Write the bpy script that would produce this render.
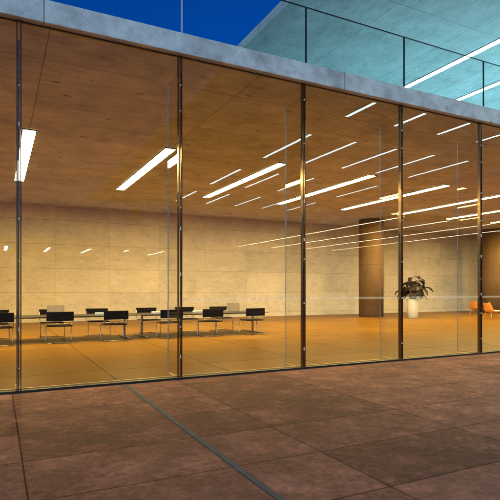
import bpy, bmesh, math, random
from mathutils import Vector, Matrix
random.seed(7)
R = math.radians
for o in list(bpy.data.objects): bpy.data.objects.remove(o)
sc = bpy.context.scene

# ------------------------------------------------------------------ camera
CAM = Vector((0.0, -8.06, 1.5))
cd = bpy.data.cameras.new('camera'); cam = bpy.data.objects.new('camera', cd)
sc.collection.objects.link(cam); sc.camera = cam
cam.location = CAM; cam.rotation_euler = (R(90), 0, R(-26.87))
cd.lens = 36; cd.sensor_width = 36; cd.shift_y = 0.08; cd.clip_end = 3000; cd.clip_start = .05

# ------------------------------------------------------------------ dusk sky, added cool lamp for the twilight glow, exposure
w = bpy.data.worlds.new('World'); sc.world = w; w.use_nodes = True
nt = w.node_tree; nt.nodes.clear()
sky = nt.nodes.new('ShaderNodeTexSky'); sky.sky_type = 'NISHITA'; sky.sun_disc = False
sky.sun_elevation = R(4.0); sky.sun_rotation = R(225); sky.air_density = 1.0; sky.dust_density = 0.0; sky.ozone_density = 5.0
bg = nt.nodes.new('ShaderNodeBackground'); bg.inputs['Strength'].default_value = 0.15
tint = nt.nodes.new('ShaderNodeMix'); tint.data_type = 'RGBA'; tint.blend_type = 'MULTIPLY'; tint.inputs[0].default_value = 1
tint.inputs[7].default_value = (.02, .62, 1.3, 1)   # blue-hour colour balance of the photograph
nt.links.new(sky.outputs[0], tint.inputs[6]); nt.links.new(tint.outputs[2], bg.inputs[0])
wo = nt.nodes.new('ShaderNodeOutputWorld'); nt.links.new(bg.outputs[0], wo.inputs[0])
sd = bpy.data.lights.new('twilight_fill', 'SUN'); sd.energy = 2.2; sd.angle = R(25); sd.color = (.60, .88, .97)  # added directional lamp, stands in for twilight glow on fascia and canopy edge
twilight_fill = bpy.data.objects.new('twilight_fill', sd); sc.collection.objects.link(twilight_fill)
twilight_fill.rotation_euler = Vector((.69, .71, -.10)).to_track_quat('-Z', 'Y').to_euler()
sc.view_settings.view_transform = 'Standard'; sc.view_settings.look = 'None'
sc.view_settings.gamma = 1; sc.view_settings.exposure = 0; sc.view_settings.use_curve_mapping = False

WARM = (1.0, 0.70, 0.24); WARM_S = 122.0
COOL = (0.36, 0.86, 1.0); COOL_S = 105.0

# ------------------------------------------------------------------ materials
def newmat(name):
    m = bpy.data.materials.new(name); m.use_nodes = True
    n = m.node_tree.nodes; n.clear(); return m, n, m.node_tree.links
def out(n, l, sh):
    o = n.new('ShaderNodeOutputMaterial'); l.new(sh, o.inputs[0])
def mth(n, l, op, a, b=None, c=None):
    k = n.new('ShaderNodeMath'); k.operation = op
    for i, v in enumerate((a, b, c)):
        if v is None: continue
        if isinstance(v, (int, float)): k.inputs[i].default_value = v
        else: l.new(v, k.inputs[i])
    return k.outputs[0]
def noise(n, l, vec, scale, detail=4, rough=.55, stretch=None):
    t = n.new('ShaderNodeTexNoise'); t.inputs['Scale'].default_value = scale
    t.inputs['Detail'].default_value = detail; t.inputs['Roughness'].default_value = rough
    if stretch:
        mp = n.new('ShaderNodeMapping'); mp.inputs['Scale'].default_value = stretch
        l.new(vec, mp.inputs[0]); vec = mp.outputs[0]
    l.new(vec, t.inputs['Vector']); return t.outputs['Fac']
def ramp(n, l, f, a, b, ca, cb):
    r = n.new('ShaderNodeMapRange'); r.inputs['From Min'].default_value = a; r.inputs['From Max'].default_value = b
    r.inputs['To Min'].default_value = ca; r.inputs['To Max'].default_value = cb
    l.new(f, r.inputs['Value']); return r.outputs[0]
def line_mask(n, l, c, pitch, off, hw):
    """1 on a thin line repeating every pitch"""
    u = mth(n, l, 'ABSOLUTE', mth(n, l, 'WRAP', mth(n, l, 'SUBTRACT', c, off), pitch/2, -pitch/2))
    return mth(n, l, 'LESS_THAN', u, hw)
def dist_wrap(n, l, c, pitch, off):
    return mth(n, l, 'WRAP', mth(n, l, 'SUBTRACT', c, off), pitch/2, -pitch/2)
def mixc(n, l, fac, a, b):
    k = n.new('ShaderNodeMix'); k.data_type = 'RGBA'
    if isinstance(fac, (int, float)): k.inputs[0].default_value = fac
    else: l.new(fac, k.inputs[0])
    for i, v in ((6, a), (7, b)):
        if isinstance(v, tuple): k.inputs[i].default_value = (*v[:3], 1)
        else: l.new(v, k.inputs[i])
    return k.outputs[2]

def concrete(name, col, u, v, lu, lv, holes=None, grain=(1, 1, 1), rough=.7, board=None, mottled=.22, jd=.5, spotk=.28, holek=.4, ju=1):
    """cast concrete: u, v = axis letters, lu/lv = (pitch, offset) of the joints, holes = (pitch_u, off_u, pitch_v, off_v)"""
    m, n, l = newmat(name)
    g = n.new('ShaderNodeNewGeometry'); s = n.new('ShaderNodeSeparateXYZ'); l.new(g.outputs['Position'], s.inputs[0])
    ax = {'x': s.outputs[0], 'y': s.outputs[1], 'z': s.outputs[2]}
    pos = g.outputs['Position']
    f = noise(n, l, pos, 1.1, 6, .6)
    f2 = noise(n, l, pos, 5.0, 5, .6, grain)
    f3 = noise(n, l, pos, 28.0, 3, .6)
    k = mth(n, l, 'ADD', ramp(n, l, f, .3, .7, 1-mottled, 1+mottled), ramp(n, l, f2, .3, .7, -mottled*.8, mottled*.8))
    k = mth(n, l, 'ADD', k, ramp(n, l, f3, .3, .7, -.09, .09))
    # per panel tone
    if lu and lv:
        cu = mth(n, l, 'FLOOR', mth(n, l, 'DIVIDE', mth(n, l, 'SUBTRACT', ax[u], lu[1]), lu[0]))
        cv = mth(n, l, 'FLOOR', mth(n, l, 'DIVIDE', mth(n, l, 'SUBTRACT', ax[v], lv[1]), lv[0]))
        cx = n.new('ShaderNodeCombineXYZ'); l.new(cu, cx.inputs[0]); l.new(cv, cx.inputs[1])
        wn = n.new('ShaderNodeTexWhiteNoise'); l.new(cx.outputs[0], wn.inputs['Vector'])
        k = mth(n, l, 'ADD', k, ramp(n, l, wn.outputs['Value'], 0, 1, -.08, .08))
    dark = None
    def acc(x, amt):
        nonlocal dark
        x = mth(n, l, 'MULTIPLY', x, amt)
        dark = x if dark is None else mth(n, l, 'MAXIMUM', dark, x)
    if lu: acc(line_mask(n, l, ax[u], lu[0], lu[1], .010), jd*ju)
    if lv: acc(line_mask(n, l, ax[v], lv[0], lv[1], .010), jd)
    if board: acc(line_mask(n, l, ax[board[0]], board[1], board[2], .006), jd*.45)
    if holes:
        du = dist_wrap(n, l, ax[u], holes[0], holes[1]); dv = dist_wrap(n, l, ax[v], holes[2], holes[3])
        d = mth(n, l, 'SQRT', mth(n, l, 'ADD', mth(n, l, 'MULTIPLY', du, du), mth(n, l, 'MULTIPLY', dv, dv)))
        acc(ramp(n, l, d, .022, .045, 1, 0), holek)
    # small dark blow holes / knots
    vo = n.new('ShaderNodeTexVoronoi'); vo.inputs['Scale'].default_value = 2.1
    mp = n.new('ShaderNodeMapping'); mp.inputs['Scale'].default_value = grain; l.new(pos, mp.inputs[0]); l.new(mp.outputs[0], vo.inputs['Vector'])
    spot = ramp(n, l, vo.outputs['Distance'], .06, .15, 1, 0)
    acc(mth(n, l, 'MULTIPLY', spot, ramp(n, l, f, .42, .55, 0, 1)), spotk)
    if dark is not None: k = mth(n, l, 'MULTIPLY', k, mth(n, l, 'SUBTRACT', 1.0, dark))
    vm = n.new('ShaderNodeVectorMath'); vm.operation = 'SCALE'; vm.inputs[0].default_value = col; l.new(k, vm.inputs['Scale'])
    b = n.new('ShaderNodeBsdfPrincipled'); l.new(vm.outputs[0], b.inputs['Base Color'])
    b.inputs['Roughness'].default_value = rough; b.inputs['Specular IOR Level'].default_value = .3
    bp = n.new('ShaderNodeBump'); bp.inputs['Strength'].default_value = .25; bp.inputs['Distance'].default_value = .02
    h = mth(n, l, 'SUBTRACT', f2, dark) if dark is not None else f2
    l.new(h, bp.inputs['Height']); l.new(bp.outputs[0], b.inputs['Normal'])
    out(n, l, b.outputs[0]); return m

def slab_floor(name, cola, colb, xs, xpitch, ypitch, yoff, rlo, rhi, hw=.011, spec=.5, tilevar=.15, bump=.35, mott=.22, scuff=0):
    m, n, l = newmat(name)
    g = n.new('ShaderNodeNewGeometry'); s = n.new('ShaderNodeSeparateXYZ'); l.new(g.outputs['Position'], s.inputs[0])
    x, y = s.outputs[0], s.outputs[1]; pos = g.outputs['Position']
    mask = line_mask(n, l, y, ypitch, yoff, hw)
    idx = None
    for c in xs:
        mask = mth(n, l, 'MAXIMUM', mask, mth(n, l, 'LESS_THAN', mth(n, l, 'ABSOLUTE', mth(n, l, 'SUBTRACT', x, c)), hw))
        q = mth(n, l, 'GREATER_THAN', x, c); idx = q if idx is None else mth(n, l, 'ADD', idx, q)
    if xpitch:
        mask = mth(n, l, 'MAXIMUM', mask, line_mask(n, l, x, xpitch[0], xpitch[1], hw))
        idx = mth(n, l, 'FLOOR', mth(n, l, 'DIVIDE', mth(n, l, 'SUBTRACT', x, xpitch[1]), xpitch[0]))
    cv = mth(n, l, 'FLOOR', mth(n, l, 'DIVIDE', mth(n, l, 'SUBTRACT', y, yoff), ypitch))
    cx = n.new('ShaderNodeCombineXYZ'); l.new(idx, cx.inputs[0]); l.new(cv, cx.inputs[1])
    wn = n.new('ShaderNodeTexWhiteNoise'); l.new(cx.outputs[0], wn.inputs['Vector'])
    f = noise(n, l, pos, 1.3, 8, .62); f2 = noise(n, l, pos, 7, 6, .65); f3 = noise(n, l, pos, 60, 2, .5)
    col = mixc(n, l, ramp(n, l, f, .32, .68, 0, 1), cola, colb)
    k = mth(n, l, 'ADD', ramp(n, l, wn.outputs['Value'], 0, 1, 1-tilevar, 1+tilevar), ramp(n, l, f2, .3, .7, -mott, mott))
    k = mth(n, l, 'ADD', k, ramp(n, l, f3, .3, .7, -.07, .07))
    k = mth(n, l, 'MULTIPLY', k, mth(n, l, 'SUBTRACT', 1.0, mth(n, l, 'MULTIPLY', mask, .65)))
    if scuff:      # worn pale scuffs and dark damp blotches in the stone
        n4 = noise(n, l, pos, 2.2, 14, .74); n5 = noise(n, l, pos, 14, 8, .75)
        k = mth(n, l, 'MULTIPLY', k, mth(n, l, 'ADD', ramp(n, l, n4, .50, .66, 1, 1+scuff), ramp(n, l, n5, .35, .7, -.22, .28)))
        k = mth(n, l, 'MULTIPLY', k, ramp(n, l, n4, .30, .44, .72, 1))
    vm = n.new('ShaderNodeVectorMath'); vm.operation = 'SCALE'; l.new(col, vm.inputs[0]); l.new(k, vm.inputs['Scale'])
    b = n.new('ShaderNodeBsdfPrincipled'); l.new(vm.outputs[0], b.inputs['Base Color'])
    rr = mth(n, l, 'ADD', ramp(n, l, f2, .3, .7, rlo, rhi), mth(n, l, 'MULTIPLY', mask, .3))
    l.new(rr, b.inputs['Roughness']); b.inputs['Specular IOR Level'].default_value = spec
    bp = n.new('ShaderNodeBump'); bp.inputs['Strength'].default_value = max(bump, .001); bp.inputs['Distance'].default_value = .008
    h = mth(n, l, 'SUBTRACT', mth(n, l, 'MULTIPLY', f2, .5), mask)
    l.new(h, bp.inputs['Height'])
    if bump: l.new(bp.outputs[0], b.inputs['Normal'])
    out(n, l, b.outputs[0]); return m

def simple(name, col, rough=.5, metal=0, var=.12, scale=8, spec=.5):
    m, n, l = newmat(name)
    tc = n.new('ShaderNodeTexCoord'); f = noise(n, l, tc.outputs['Object'], scale, 4)
    vm = n.new('ShaderNodeVectorMath'); vm.operation = 'SCALE'; vm.inputs[0].default_value = col
    l.new(ramp(n, l, f, .3, .7, 1-var, 1+var), vm.inputs['Scale'])
    b = n.new('ShaderNodeBsdfPrincipled'); l.new(vm.outputs[0], b.inputs['Base Color'])
    l.new(ramp(n, l, f, .3, .7, max(.03, rough-.06), rough+.06), b.inputs['Roughness'])
    b.inputs['Metallic'].default_value = metal; b.inputs['Specular IOR Level'].default_value = spec
    out(n, l, b.outputs[0]); return m

def glass(name, tint=(.97, .985, .975), gain=1.0):
    """thin clear float glass: Fresnel mix of clear transmission and mirror reflection"""
    m, n, l = newmat(name)
    g = n.new('ShaderNodeNewGeometry')
    ior = ramp(n, l, g.outputs['Backfacing'], 0, 1, 1.5, 1/1.5)
    fr = n.new('ShaderNodeFresnel'); l.new(ior, fr.inputs['IOR'])
    t = n.new('ShaderNodeBsdfTransparent'); t.inputs[0].default_value = (*tint, 1)
    gl = n.new('ShaderNodeBsdfGlossy'); gl.inputs['Roughness'].default_value = 0.0
    fac = mth(n, l, 'MULTIPLY', fr.outputs[0], gain)
    mx = n.new('ShaderNodeMixShader'); l.new(fac, mx.inputs[0]); l.new(t.outputs[0], mx.inputs[1]); l.new(gl.outputs[0], mx.inputs[2])
    out(n, l, mx.outputs[0]); return m

def emit(name, col, st):
    m, n, l = newmat(name)
    tc = n.new('ShaderNodeTexCoord'); f = noise(n, l, tc.outputs['Object'], 3, 2)
    e = n.new('ShaderNodeEmission'); e.inputs[0].default_value = (*col, 1)
    l.new(ramp(n, l, f, .3, .7, st*.95, st*1.05), e.inputs[1]); out(n, l, e.outputs[0]); return m

M = {}
M['ceil'] = concrete('board_marked_ceiling_concrete', (.51, .50, .58), 'x', 'y', (3.6, .72), (1.1, 1.15), holes=(1.8, 1.6, 1.1, .6), grain=(.5, 1.4, 1), mottled=.22, jd=.55, spotk=.75)
M['wall'] = concrete('smooth_wall_concrete', (.54, .475, .405), 'x', 'z', (2.5, -.05), (1.135, .24), holes=(1.25, .6, 1.135, .80), grain=(.6, 1, 1.4), mottled=.12, jd=.4, ju=.35, holek=.3)
M['side'] = concrete('side_wall_concrete', (.46, .43, .38), 'y', 'z', (2.5, -.05), (1.135, .24), holes=(1.25, .6, 1.135, .80), mottled=.10, jd=.3)
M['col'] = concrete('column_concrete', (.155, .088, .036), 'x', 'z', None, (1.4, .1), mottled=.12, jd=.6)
M['fascia'] = concrete('fascia_concrete', (.56, .57, .585), 'x', 'z', (5.48, .62), None, grain=(1, 1, 1), mottled=.26, jd=.6, spotk=.5)
M['canopy'] = concrete('canopy_concrete', (.42, .45, .455), 'x', 'y', (2.85, 1.2), (5.5, 2.26), holes=(1.425, .4, 1.8, 1.3), grain=(1.3, .6, 1), board=('x', .95, 0.1), mottled=.20, jd=.6, spotk=.5)
M['plaza'] = slab_floor('plaza_stone_tiles', (.190, .086, .062), (.300, .140, .102), [.20, 2.68, 4.47, 6.23, 8.0, 9.8, 11.6, 13.4, 15.2, -2.3, -4.8], None, .93, -1.42, .50, .78, hw=.0075, spec=.03, mott=.30, tilevar=.32, scuff=.75, bump=.5)
M['floor'] = slab_floor('polished_floor_slabs', (.150, .073, .005), (.195, .098, .010), [], (2.05, 1.78), 2.05, 3.5, .30, .40, hw=.012, tilevar=.16, bump=0, mott=.22, spec=.05)
M['drain'] = simple('galvanised_drain_steel', (.075, .098, .118), .75, 0, .35, 5, .15)
M['mull'] = simple('bronze_mullion_metal', (.15, .095, .055), .16, .9)
M['chrome'] = simple('chrome_steel', (.30, .28, .26), .28, 1.0)
M['clamp'] = simple('bright_clamp_steel', (.8, .79, .75), .3, .4)
M['channel'] = simple('dark_base_channel', (.02, .018, .016), .45, .3)
M['sill'] = simple('brass_sill_trim', (.50, .31, .12), .4, .3)
M['rail'] = simple('dark_handrail_steel', (.03, .035, .045), .4, .5)
M['black'] = simple('black_leather', (.006, .005, .005), .7, 0, .3, 8, .12)
M['table'] = simple('black_table_top', (.02, .018, .016), .35)
M['steel'] = simple('brushed_table_steel', (.22, .20, .19), .3, .9)
M['tan'] = simple('tan_laptop_shell', (.44, .32, .22), .5)
M['paper'] = simple('white_paper', (.8, .8, .78), .7, 0, .04)
M['pot'] = simple('white_glazed_pot', (.60, .56, .47), .35, 0, .05, 3)
M['soil'] = simple('dark_soil', (.03, .02, .015), .9, 0, .4, 30)
M['leaf'] = simple('dark_leaf', (.010, .006, .004), .6, 0, .4, 6, .2)
M['stem'] = simple('plant_stem', (.09, .06, .03), .6)
M['orange'] = simple('orange_shell', (.62, .22, .035), .35)
M['cushion'] = simple('white_cushion', (.75, .73, .70), .8)
M['glass'] = glass('clear_facade_glass', gain=.55)
M['fin'] = glass('clear_fin_glass', (.965, .965, .95), .45)
M['balglass'] = glass('clear_balustrade_glass', (.95, .98, .985))
M['edge'] = simple('polished_glass_edge', (.30, .33, .34), .2, .2)
M['warm'] = emit('warm_strip_diffuser', WARM, WARM_S)
M['cool'] = emit('cool_strip_diffuser', COOL, COOL_S)
M['warm_far'] = emit('opposite_strip_diffuser', (1.0, .82, .55), 55)
M['cool_plaza'] = emit('plaza_strip_diffuser', (.66, .92, 1.0), 27)
M['terrace'] = concrete('pale_bounce_paving', (.60, .60, .58), 'x', 'y', (1.2, 0), (1.2, 0))  # unseen surface, made pale to bounce cool light upwards
def film():
    m, n, l = newmat('frosted_safety_film')
    d = n.new('ShaderNodeBsdfDiffuse'); d.inputs[0].default_value = (.8, .82, .85, 1)
    t = n.new('ShaderNodeBsdfTranslucent'); t.inputs[0].default_value = (.8, .82, .85, 1)
    c = n.new('ShaderNodeBsdfTransparent'); a = n.new('ShaderNodeMixShader'); b = n.new('ShaderNodeMixShader')
    tc = n.new('ShaderNodeTexCoord'); f = noise(n, l, tc.outputs['Object'], 30, 3)
    l.new(d.outputs[0], a.inputs[1]); l.new(t.outputs[0], a.inputs[2])
    l.new(ramp(n, l, f, .35, .65, .12, .24), b.inputs[0]); l.new(c.outputs[0], b.inputs[1]); l.new(a.outputs[0], b.inputs[2])
    out(n, l, b.outputs[0]); return m
M['film'] = film()
M['recess'] = simple('dark_strip_recess', (.03, .025, .02), .6)

# ------------------------------------------------------------------ helpers
def link(o): sc.collection.objects.link(o); return o
class MB:
    def __init__(s): s.bm = bmesh.new()
    def box(s, x0, x1, y0, y1, z0, z1, mi=0):
        v = [s.bm.verts.new(p) for p in ((x0,y0,z0),(x1,y0,z0),(x1,y1,z0),(x0,y1,z0),(x0,y0,z1),(x1,y0,z1),(x1,y1,z1),(x0,y1,z1))]
        for i in ((0,3,2,1),(4,5,6,7),(0,1,5,4),(1,2,6,5),(2,3,7,6),(3,0,4,7)):
            f = s.bm.faces.new([v[k] for k in i]); f.material_index = mi
        return s
    def tube(s, pts, r, seg=8, r2=None):
        pts = [Vector(p) for p in pts]; rings = []
        for i, p in enumerate(pts):
            a = pts[max(0, i-1)]; b = pts[min(len(pts)-1, i+1)]
            d = (b-a).normalized(); up = Vector((0,0,1)) if abs(d.z) < .9 else Vector((1,0,0))
            u = d.cross(up).normalized(); v = d.cross(u).normalized()
            rr = r if r2 is None else r + (r2-r)*i/(len(pts)-1)
            rings.append([s.bm.verts.new(p + u*math.cos(2*math.pi*k/seg)*rr + v*math.sin(2*math.pi*k/seg)*rr) for k in range(seg)])
        for A, B in zip(rings, rings[1:]):
            for k in range(seg):
                f = s.bm.faces.new((A[k], A[(k+1)%seg], B[(k+1)%seg], B[k])); f.smooth = True
        s.bm.faces.new(rings[0][::-1]); s.bm.faces.new(rings[-1]); return s
    def lathe(s, prof, seg=40, c=(0,0,0)):
        rings = []
        for r, z in prof: rings.append([s.bm.verts.new((c[0]+r*math.cos(2*math.pi*k/seg), c[1]+r*math.sin(2*math.pi*k/seg), c[2]+z)) for k in range(seg)])
        for A, B in zip(rings, rings[1:]):
            for k in range(seg):
                f = s.bm.faces.new((A[k], A[(k+1)%seg], B[(k+1)%seg], B[k])); f.smooth = True
        s.bm.faces.new(rings[0][::-1]); s.bm.faces.new(rings[-1]); return s
    def build(s, name, mats, parent=None, bevel=0, loc=None):
        if not isinstance(mats, (list, tuple)): mats = [mats]
        bmesh.ops.recalc_face_normals(s.bm, faces=s.bm.faces)
        if parent is not None:   # mesh drawn in world coordinates under a root that may be elsewhere
            off = parent_off(parent); bmesh.ops.translate(s.bm, verts=s.bm.verts, vec=-off)
        me = bpy.data.meshes.new(name); s.bm.to_mesh(me); s.bm.free()
        for m in mats: me.materials.append(m)
        o = link(bpy.data.objects.new(name, me)); o.parent = parent
        if bevel:
            b = o.modifiers.new('bevel', 'BEVEL'); b.width = bevel; b.segments = 2; b.limit_method = 'ANGLE'
        return o
def parent_off(p):
    off = Vector((0,0,0))
    while p is not None: off += p.location; p = p.parent
    return off
def tag(o, label=None, cat=None, group=None, kind=None):
    for k, v in (('label', label), ('category', cat), ('group', group), ('kind', kind)):
        if v: o[k] = v
    return o
def empty(name, loc, label, cat, group=None):
    o = link(bpy.data.objects.new(name, None)); o.location = loc; o.empty_display_size = .2
    return tag(o, label, cat, group)
def copy_tree(o, parent=None):
    c = link(o.copy()); c.parent = parent
    for ch in list(o.children): copy_tree(ch, c)
    return c

# ------------------------------------------------------------------ setting: ground, interior floor
g = MB(); g.box(-400, 400, -400, .03, -.4, 0).build('plaza', M['plaza'])['kind'] = 'structure'
g = MB(); g.box(-400, 400, 17.4, 500, -.4, -.01).build('ground', M['plaza'])['kind'] = 'structure'
X0, X1, YB = -9.6, 36.0, 16.93
ZC = 5.44
g = MB(); g.box(X0, X1, .03, YB, -.4, .004).build('floor', M['floor'])['kind'] = 'structure'

# ------------------------------------------------------------------ the glazed concrete pavilion
pav = empty('pavilion', (0, 0, 0), 'long concrete and glass pavilion lit warm from inside with a terrace roof', 'building')
MB().box(X0-.3, X1+.3, YB, YB+.3, -.3, ZC).build('back_wall', M['wall'], pav)
MB().box(X0-.3, X0, .1, YB, -.3, ZC).build('side_wall', M['side'], pav)
MB().box(X1, X1+.3, .1, YB, -.3, ZC).build('side_wall', M['side'], pav)
# roof slab with recesses is one sheet: ceiling below, fascia in front
MB().box(X0-.5, X1+.5, -.055, YB+.5, ZC, ZC+.2).build('ceiling', M['ceil'], pav)
MB().box(X0-.5, X1+.5, -.14, -.057, ZC-.003, 5.78).box(X0-.5, X1+.5, -.057, YB+.5, ZC+.203, 5.777).build('roof_slab', M['fascia'], pav, bevel=.012)
MB().box(X0, X1, .1, YB, 5.777, 5.80).build('terrace_bounce_floor', M['terrace'], pav)  # sheet added out of view to throw strip light back onto the canopy soffit
for cx in (18.75, 28.9):
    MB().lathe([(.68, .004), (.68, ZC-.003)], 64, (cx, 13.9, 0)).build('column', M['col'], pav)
MB().box(X0, X1, -.05, .045, 0.002, .032).build('base_channel', M['channel'], pav)
MB().box(X0, X1, .055, .09, .004, .046).build('sill_trim', M['sill'], pav)
MB().box(X0, X1, -.012, .012, ZC-.014, ZC-.002).build('head_channel', M['channel'], pav)
xs = [.29 + 2.465*k for k in range(-4, 15)]
for i, x in enumerate(xs):
    mb = MB()
    for s in (-1, 1): mb.box(x+s*.026-.007, x+s*.026+.007, -.040, .035, .032, ZC-.004)
    mu = mb.build('mullion', M['mull'], pav)
    # small bright fixings that hold the glass in the gap
    rr = random.Random(i); z = .35
    while z < 5.2 and 3 < i < 10:            # small bright fixings that hold the glass in the gap
        MB().box(x-.008, x+.008, -.048, -.030, z, z+rr.choice((.018, .03, .06))).build('clamp', M['clamp'], mu); z += rr.uniform(.35, 1.0)
    mb = MB(); mb.box(x-.0095, x+.0095, .05, .64, .022, 5.19)
    fin = mb.build('glass_fin', [M['fin'], M['edge']], pav)
    for p in fin.data.polygons:
        if abs(p.normal.y) > .5 or abs(p.normal.z) > .5: p.material_index = 1
    MB().box(x-.03, x+.03, .14, .63, .004, .02).build('fin_shoe', M['sill'], pav)
    if i < len(xs)-1:
        MB().box(x+.040, xs[i+1]-.040, -.006, .006, .032, ZC-.014).build('window_pane', M['glass'], pav)
        if x > 2:
            MB().box(x+.05, xs[i+1]-.05, -.0105, -.0075, 1.318, 1.360).build('safety_band', M['film'], pav)
# thin frosted safety line across the right-hand panes

# strip lights: a recess frame just under the concrete and the lit diffuser inside it
def strip(x, y0, y1, z, wd, mat, label, group, fw=.018):
    r = empty('strip_light', (x, (y0+y1)/2, z), label, 'strip light', group)
    MB().box(x-wd/2-fw, x-wd/2, y0-fw*1.5, y1+fw*1.5, z-.035, z-.003).box(x+wd/2, x+wd/2+fw, y0-fw*1.5, y1+fw*1.5, z-.035, z-.003) \
        .box(x-wd/2, x+wd/2, y0-fw*1.5, y0, z-.035, z-.003).box(x-wd/2, x+wd/2, y1, y1+fw*1.5, z-.035, z-.003).build('frame', M['recess'], r)
    MB().box(x-wd/2, x+wd/2, y0, y1, z-.025, z-.004).build('diffuser', mat, r)
    return r
names = ['first', 'second', 'third', 'fourth', 'fifth', 'sixth', 'seventh', 'eighth', 'ninth', 'tenth']
hall_notes = ['short looking wide warm strip light behind the leftmost mullion, first from the left',
 'bright warm strip light between the first two mullions, just left of the second mullion',
 'bright warm strip light reaching down between the second and third mullions over the dining chairs',
 'warm strip light crossing behind the third mullion, fourth from the left in the hall ceiling',
 'warm strip light ending above the round column, fifth from the left in the hall ceiling',
 'long warm strip light just below the one above the column, sixth from the left',
 'long thin warm strip light, seventh from the left in the hall ceiling',
 'long thin warm strip light, eighth from the left in the hall ceiling',
 'lowest thin warm strip light nearest the far right back wall, ninth from the left']
for k in range(9):
    strip(.72+3.585*k, 5.3, 11.65, ZC, .29, M['warm'], hall_notes[k], 'warm strip lights in the hall ceiling')
strip(.72-3.585, 5.3, 11.65, ZC, .29, M['warm'], 'warm hall ceiling strip light left of the leftmost mullion, beyond the frame', 'warm strip lights in the hall ceiling')

# ------------------------------------------------------------------ roof terrace balustrade
bal = empty('balustrade', (0, -.12, 5.78), 'frameless glass balustrade with thin dark handrail along the roof terrace edge', 'balustrade')
MB().box(X0, X1, -.112, -.088, 6.838, 6.855).build('handrail', M['rail'], bal, bevel=.004)
for i, x in enumerate(xs):
    MB().box(x-.010, x+.010, -.115, -.085, 5.78, 6.838).build('post', M['rail'] if i != 5 else M['clamp'], bal)
    if i < len(xs)-1:
        MB().box(x+.022, xs[i+1]-.022, -.106, -.094, 5.79, 6.83).build('glass_panel', M['balglass'], bal)

# ------------------------------------------------------------------ high canopy over the plaza and terrace
can = empty('canopy', (7.1, 0, 9.3), 'high flat concrete canopy over the plaza and roof terrace, lit by cool strips', 'canopy')
MB().box(7.1, 27.8, -37, 15, 9.3, 9.6).build('canopy_slab', M['canopy'], can, bevel=.02)
for cx, cy in ((10, 14.2), (18, 14.2), (26, 14.2)):
    MB().box(cx-.2, cx+.2, cy-.2, cy+.2, 5.78, 9.297).build('column', M['col'], can)
for cx, cy in ((10.5, -34.5), (24.4, -34.5)):
    MB().box(cx-.2, cx+.2, cy-.2, cy+.2, 0.002, 9.297).build('column', M['col'], can)
for j, xk in enumerate((14.0, 16.83, 19.66, 22.5, 25.33)):
    strip(xk, -.6, 9.0, 9.3, .22, M['cool'], f'cool white strip light in the canopy above the terrace, {names[j]} from the left', 'cool strip lights in the canopy above the terrace', .02)
    for rI, (a, b) in enumerate(((4.8, 10.0), (12.85, 17.8), (20.9, 26.0), (28.9, 33.9))):
        strip(xk, -b, -a, 9.3, .20, M['cool_plaza'], f'cool strip light mirrored in the glass, {names[j]} in the {names[rI]} row from the facade', 'cool strip lights of the canopy mirrored in the glass', .02)

# ------------------------------------------------------------------ pavilion across the plaza, seen mirrored in the glass
opp = empty('pavilion', (0, -36, 0), 'matching low pavilion across the plaza, seen only mirrored in the glass', 'building')
MB().box(-8, 18, -53, -36, ZC, 5.78).build('roof_slab', M['ceil'], opp)
MB().box(-8, 18, -53.3, -53, -.1, ZC-.002).build('back_wall', M['col'], opp)
for cx in (-6, 2, 10): MB().lathe([(.35, .002), (.35, ZC-.003)], 32, (cx, -38, 0)).build('column', M['col'], opp)
wing = empty('arcade', (18.1, -34, 0), 'open arcade along the plaza side with warm ceiling lights, seen only mirrored in the glass', 'building')
MB().box(18.3, 33, -34.5, -11, ZC, 5.78).build('roof_slab', M['ceil'], wing)
MB().box(33, 33.3, -34.5, -11, -.1, 5.78).build('back_wall', M['col'], wing)
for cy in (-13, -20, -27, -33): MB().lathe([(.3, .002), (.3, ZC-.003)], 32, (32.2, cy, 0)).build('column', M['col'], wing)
for k in range(5):
    strip(.76+3.6*k, -47.2, -41.2, ZC, .29, M['warm_far'], f'small warm dash of light mirrored on the glass, {names[k]} from the left', 'warm strip lights of the opposite pavilion')
for k in range(4):
    strip(19.4+3.4*k, -32.5, -12.0, ZC, .20, M['warm_far'], f'thin warm light line mirrored across the round column, {names[k]} from the top', 'warm strip lights of the arcade')

# ------------------------------------------------------------------ drain channel in the plaza
dr = MB()
dr.box(1.785, 1.840, -14, -.06, .002, .006).build('drain_channel', M['drain'])
tag(bpy.data.objects['drain_channel'], 'narrow grey metal drain channel running across the brown plaza to the facade', 'drain')

# ------------------------------------------------------------------ dining chairs: cantilever steel frame, black seat and back
def make_chair():
    r = empty('chair', (0, 0, 0), 'x', 'chair')
    W = .345
    fr = MB()
    def arc(pts, rad=.05):
        res = [Vector(pts[0])]
        for a, b, c in zip(pts, pts[1:], pts[2:]):
            a, b, c = Vector(a), Vector(b), Vector(c)
            p = b+(a-b).normalized()*rad; q = b+(c-b).normalized()*rad
            for t in (0, .33, .66, 1): res.append((p*(1-t)+b*t)*(1-t)+(b*(1-t)+q*t)*t)
        res.append(Vector(pts[-1])); return res
    # front = +Y ; one bent tube: back post, seat rail, front leg, floor runner, rear cross bar
    path = [(-W, -.03, .86), (-W, 0, .47), (-W, .50, .47), (-W, .46, .012), (-W, -.08, .012),
            (W, -.08, .012), (W, .46, .012), (W, .50, .47), (W, 0, .47), (W, -.03, .86)]
    fr.tube(arc(path), .011, 8)
    fr.tube([(-W, .02, .545), (W, .02, .545)], .008, 6)
    fr.build('frame', M['chrome'], r)
    MB().box(-W+.014, W-.014, -.005, .49, .462, .492).build('seat', M['black'], r, bevel=.01)
    MB().box(-W-.015, W+.015, -.052, -.016, .625, .885).build('backrest', M['black'], r, bevel=.012)
    return r
proto = make_chair()
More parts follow.
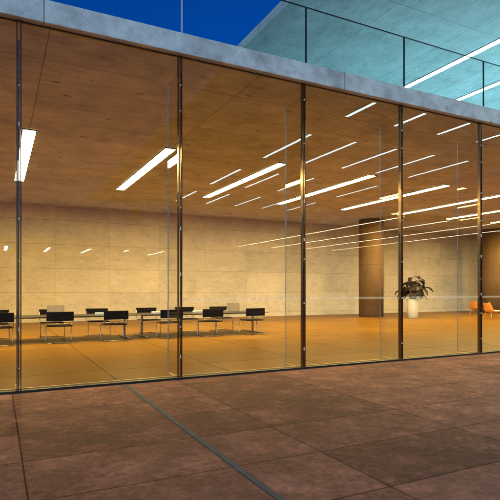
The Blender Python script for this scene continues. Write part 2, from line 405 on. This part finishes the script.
# (x, backrest y, facing, label)
near = [(.06, 'black chair at the far left edge, back to the plaza, cut by the frame'),
        (1.59, 'black chair, back to the plaza, in front of the left tan laptop'),
        (3.14, 'black chair, back to the plaza, near the right end of the left table'),
        (4.84, 'black chair, back to the plaza, directly behind the second mullion'),
        (6.22, 'black chair, back to the plaza, just right of the second mullion'),
        (7.76, 'black chair, back to the plaza, at the right end of the tables')]
far = [(-.02, 'black chair beyond the table facing the plaza, at the far left edge'),
       (1.55, 'black chair beyond the table facing the plaza, behind the left tan laptop'),
       (2.97, 'black chair beyond the table facing the plaza, right end of the left table'),
       (4.64, 'black chair beyond the table facing the plaza, left end of the right table'),
       (6.03, 'black chair beyond the table facing the plaza, half hidden by the second mullion'),
       (7.35, 'black chair beyond the table facing the plaza, left of the right tan laptop')]
first = True; ci = 0
rot = [.02, -.02, .03, -.03, .01, .04, .02, .0, -.03, .02, -.02, .03]
for lst, y, fl in ((near, 6.88, 0), (far, 9.02, math.pi)):
    for x, lab in lst:
        c = proto if first else copy_tree(proto); first = False
        c.location = (x, y, .004); c.rotation_euler = (0, 0, fl+rot[ci]); ci += 1
        c['label'] = lab; c['category'] = 'chair'; c['group'] = 'black chairs along the tables'

def table(x0, x1, label):
    r = empty('table', ((x0+x1)/2, 7.9, 0.004), label, 'table', 'long black tables')
    MB().box(x0, x1, 7.15, 8.65, .715, .735).build('tabletop', M['table'], r, bevel=.004)
    for x in (x0+.26, x1-.26):
        lg = MB().box(x-.025, x+.025, 7.86, 7.94, .04, .71).build('leg', M['steel'], r, bevel=.004)
        MB().box(x-.04, x+.04, 7.1, 8.7, .004, .038).build('foot', M['chrome'], lg, bevel=.004)
    MB().box(x0+.3, x1-.3, 7.88, 7.92, .66, .71).build('beam', M['steel'], r)
table(-.75, 3.88, 'long black table at the left, ending at the gap between the mullions')
table(3.92, 8.45, 'long black table at the right, ending past the last chair')
def laptop(x, label):
    r = empty('laptop', (x, 8.0, .735), label, 'laptop', 'tan laptops on the tables')
    MB().box(x-.25, x+.25, 8.15, 8.165, .738, 1.04).build('lid', M['tan'], r, bevel=.006)
    MB().box(x-.25, x+.25, 8.17, 8.48, .736, .752).build('keyboard_base', M['tan'], r, bevel=.004)
laptop(1.60, 'tan open laptop standing on the left table, seen from behind its lid')
laptop(7.55, 'tan open laptop standing on the right table, seen from behind its lid')
def papers(x, y, label):
    mb = MB()
    for i in range(6):
        dx = random.uniform(-.015, .015); mb.box(x-.12+dx, x+.12+dx, y-.15, y+.15, .738+i*.010, .746+i*.010)
    tag(mb.build('paper_stack', M['paper']), label, 'paper', 'white paper stacks on the tables')
papers(2.86, 7.9, 'small white paper stack on the left table near its right end')
papers(4.66, 7.9, 'small white paper stack on the right table near its left end')
papers(6.08, 7.9, 'small white paper stack on the right table, right of the second mullion')

# ------------------------------------------------------------------ potted plant by the back wall
pl = empty('potted_plant', (19.9, 11.9, .004), 'dark leaved plant in a tall white tapered pot by the back wall', 'plant')
MB().lathe([(.24, .006), (.26, .02), (.335, 1.01), (.325, 1.03), (.30, 1.01), (.295, .95)], 48, (19.9, 11.9, 0)).build('pot', M['pot'], pl)
MB().lathe([(.28, .90), (.28, .955)], 32, (19.9, 11.9, 0)).build('soil', M['soil'], pl)
rp = random.Random(5); st = MB(); lf = MB()
def leaf(bm, base, d, L, Wd, droop):
    d = Vector(d).normalized(); side = d.cross(Vector((0,0,1))).normalized(); n = 9
    rows = []; p = Vector(base); cur = d.copy()
    for i in range(n+1):
        t = i/n; wdt = Wd*(math.sin(math.pi*min(1, t*.93+.07))**.7)*(1-.25*t)
        if i % 2: wdt *= .62          # deep lobes
        if i == n: wdt = .004
        up = side.cross(cur).normalized()
        rows.append((bm.bm.verts.new(p-side*wdt+up*wdt*.28), bm.bm.verts.new(p), bm.bm.verts.new(p+side*wdt+up*wdt*.28)))
        cur = (cur + Vector((0,0,-droop/n))).normalized(); p = p + cur*(L/n)
    for A, B in zip(rows, rows[1:]):
        for k in (0, 1):
            f = bm.bm.faces.new((A[k], A[k+1], B[k+1], B[k])); f.smooth = True
for i in range(52):
    a = i*2.4+rp.uniform(-.3, .3); el = rp.uniform(.35, 1.45); ln = rp.uniform(.35, 1.05)
    b = Vector((19.9+.1*math.cos(a), 11.9+.1*math.sin(a), 1.0))
    d = Vector((math.cos(a)*math.cos(el), math.sin(a)*math.cos(el), math.sin(el)))
    mid = b+Vector((d.x*.35, d.y*.35, d.z*.7))*ln
    tip = b+Vector((d.x*.6, d.y*.6, d.z*1.15))*ln
    st.tube([b, mid, tip], .014, 6, .007)
    leaf(lf, tip, (math.cos(a)*.9, math.sin(a)*.9, rp.uniform(-.2, .35)), rp.uniform(.36, .56), rp.uniform(.15, .24), rp.uniform(1.0, 2.2))
st.build('stem', M['stem'], pl)
lo = lf.build('foliage', M['leaf'], pl); so = lo.modifiers.new('thick', 'SOLIDIFY'); so.thickness = .004

# ------------------------------------------------------------------ orange lounge chairs at the right
def lounge(x, y, rz, label, cushion):
    r = empty('lounge_chair', (0, 0, 0), label, 'lounge chair', 'orange lounge chairs at the right')
    sh = MB(); prof = [(.36, .36), (.22, .33), (0, .31), (-.2, .33), (-.30, .42), (-.36, .58), (-.42, .74), (-.45, .80)]
    rows = []
    for i, (yy, zz) in enumerate(prof):
        wd = .34 if i < 5 else .34-(i-4)*.045
        row = []
        for k in range(9):
            u = k/8*2-1; row.append(sh.bm.verts.new((u*wd, yy+(.10*u*u if i > 3 else 0), zz+.09*abs(u)**2.5)))
        rows.append(row)
    for A, B in zip(rows, rows[1:]):
        for k in range(8):
            f = sh.bm.faces.new((A[k], A[k+1], B[k+1], B[k])); f.smooth = True
    s = sh.build('shell', M['orange'], r); q = s.modifiers.new('thick', 'SOLIDIFY'); q.thickness = .025
    q = s.modifiers.new('sub', 'SUBSURF'); q.levels = 1; q.render_levels = 2
    for sx in (-1, 1):
        for sy in (-1, 1):
            MB().tube([(sx*.2, sy*.18-.02, .33), (sx*.29, sy*.3-.02, 0.0)], .018, 8, .012).build('leg', M['orange'], r)
    if cushion: MB().box(-.26, .26, -.16, .36, .37, .46).build('cushion', M['cushion'], r, bevel=.035)
    r.location = (x, y, .004); r.rotation_euler = (0, 0, rz); return r
lounge(22.65, 9.2, R(-100), 'orange shell lounge chair with white cushion at the right edge of the frame', True)
lounge(25.1, 12.1, R(-70), 'smaller looking orange lounge chair farther back, just left of the last mullion', False)
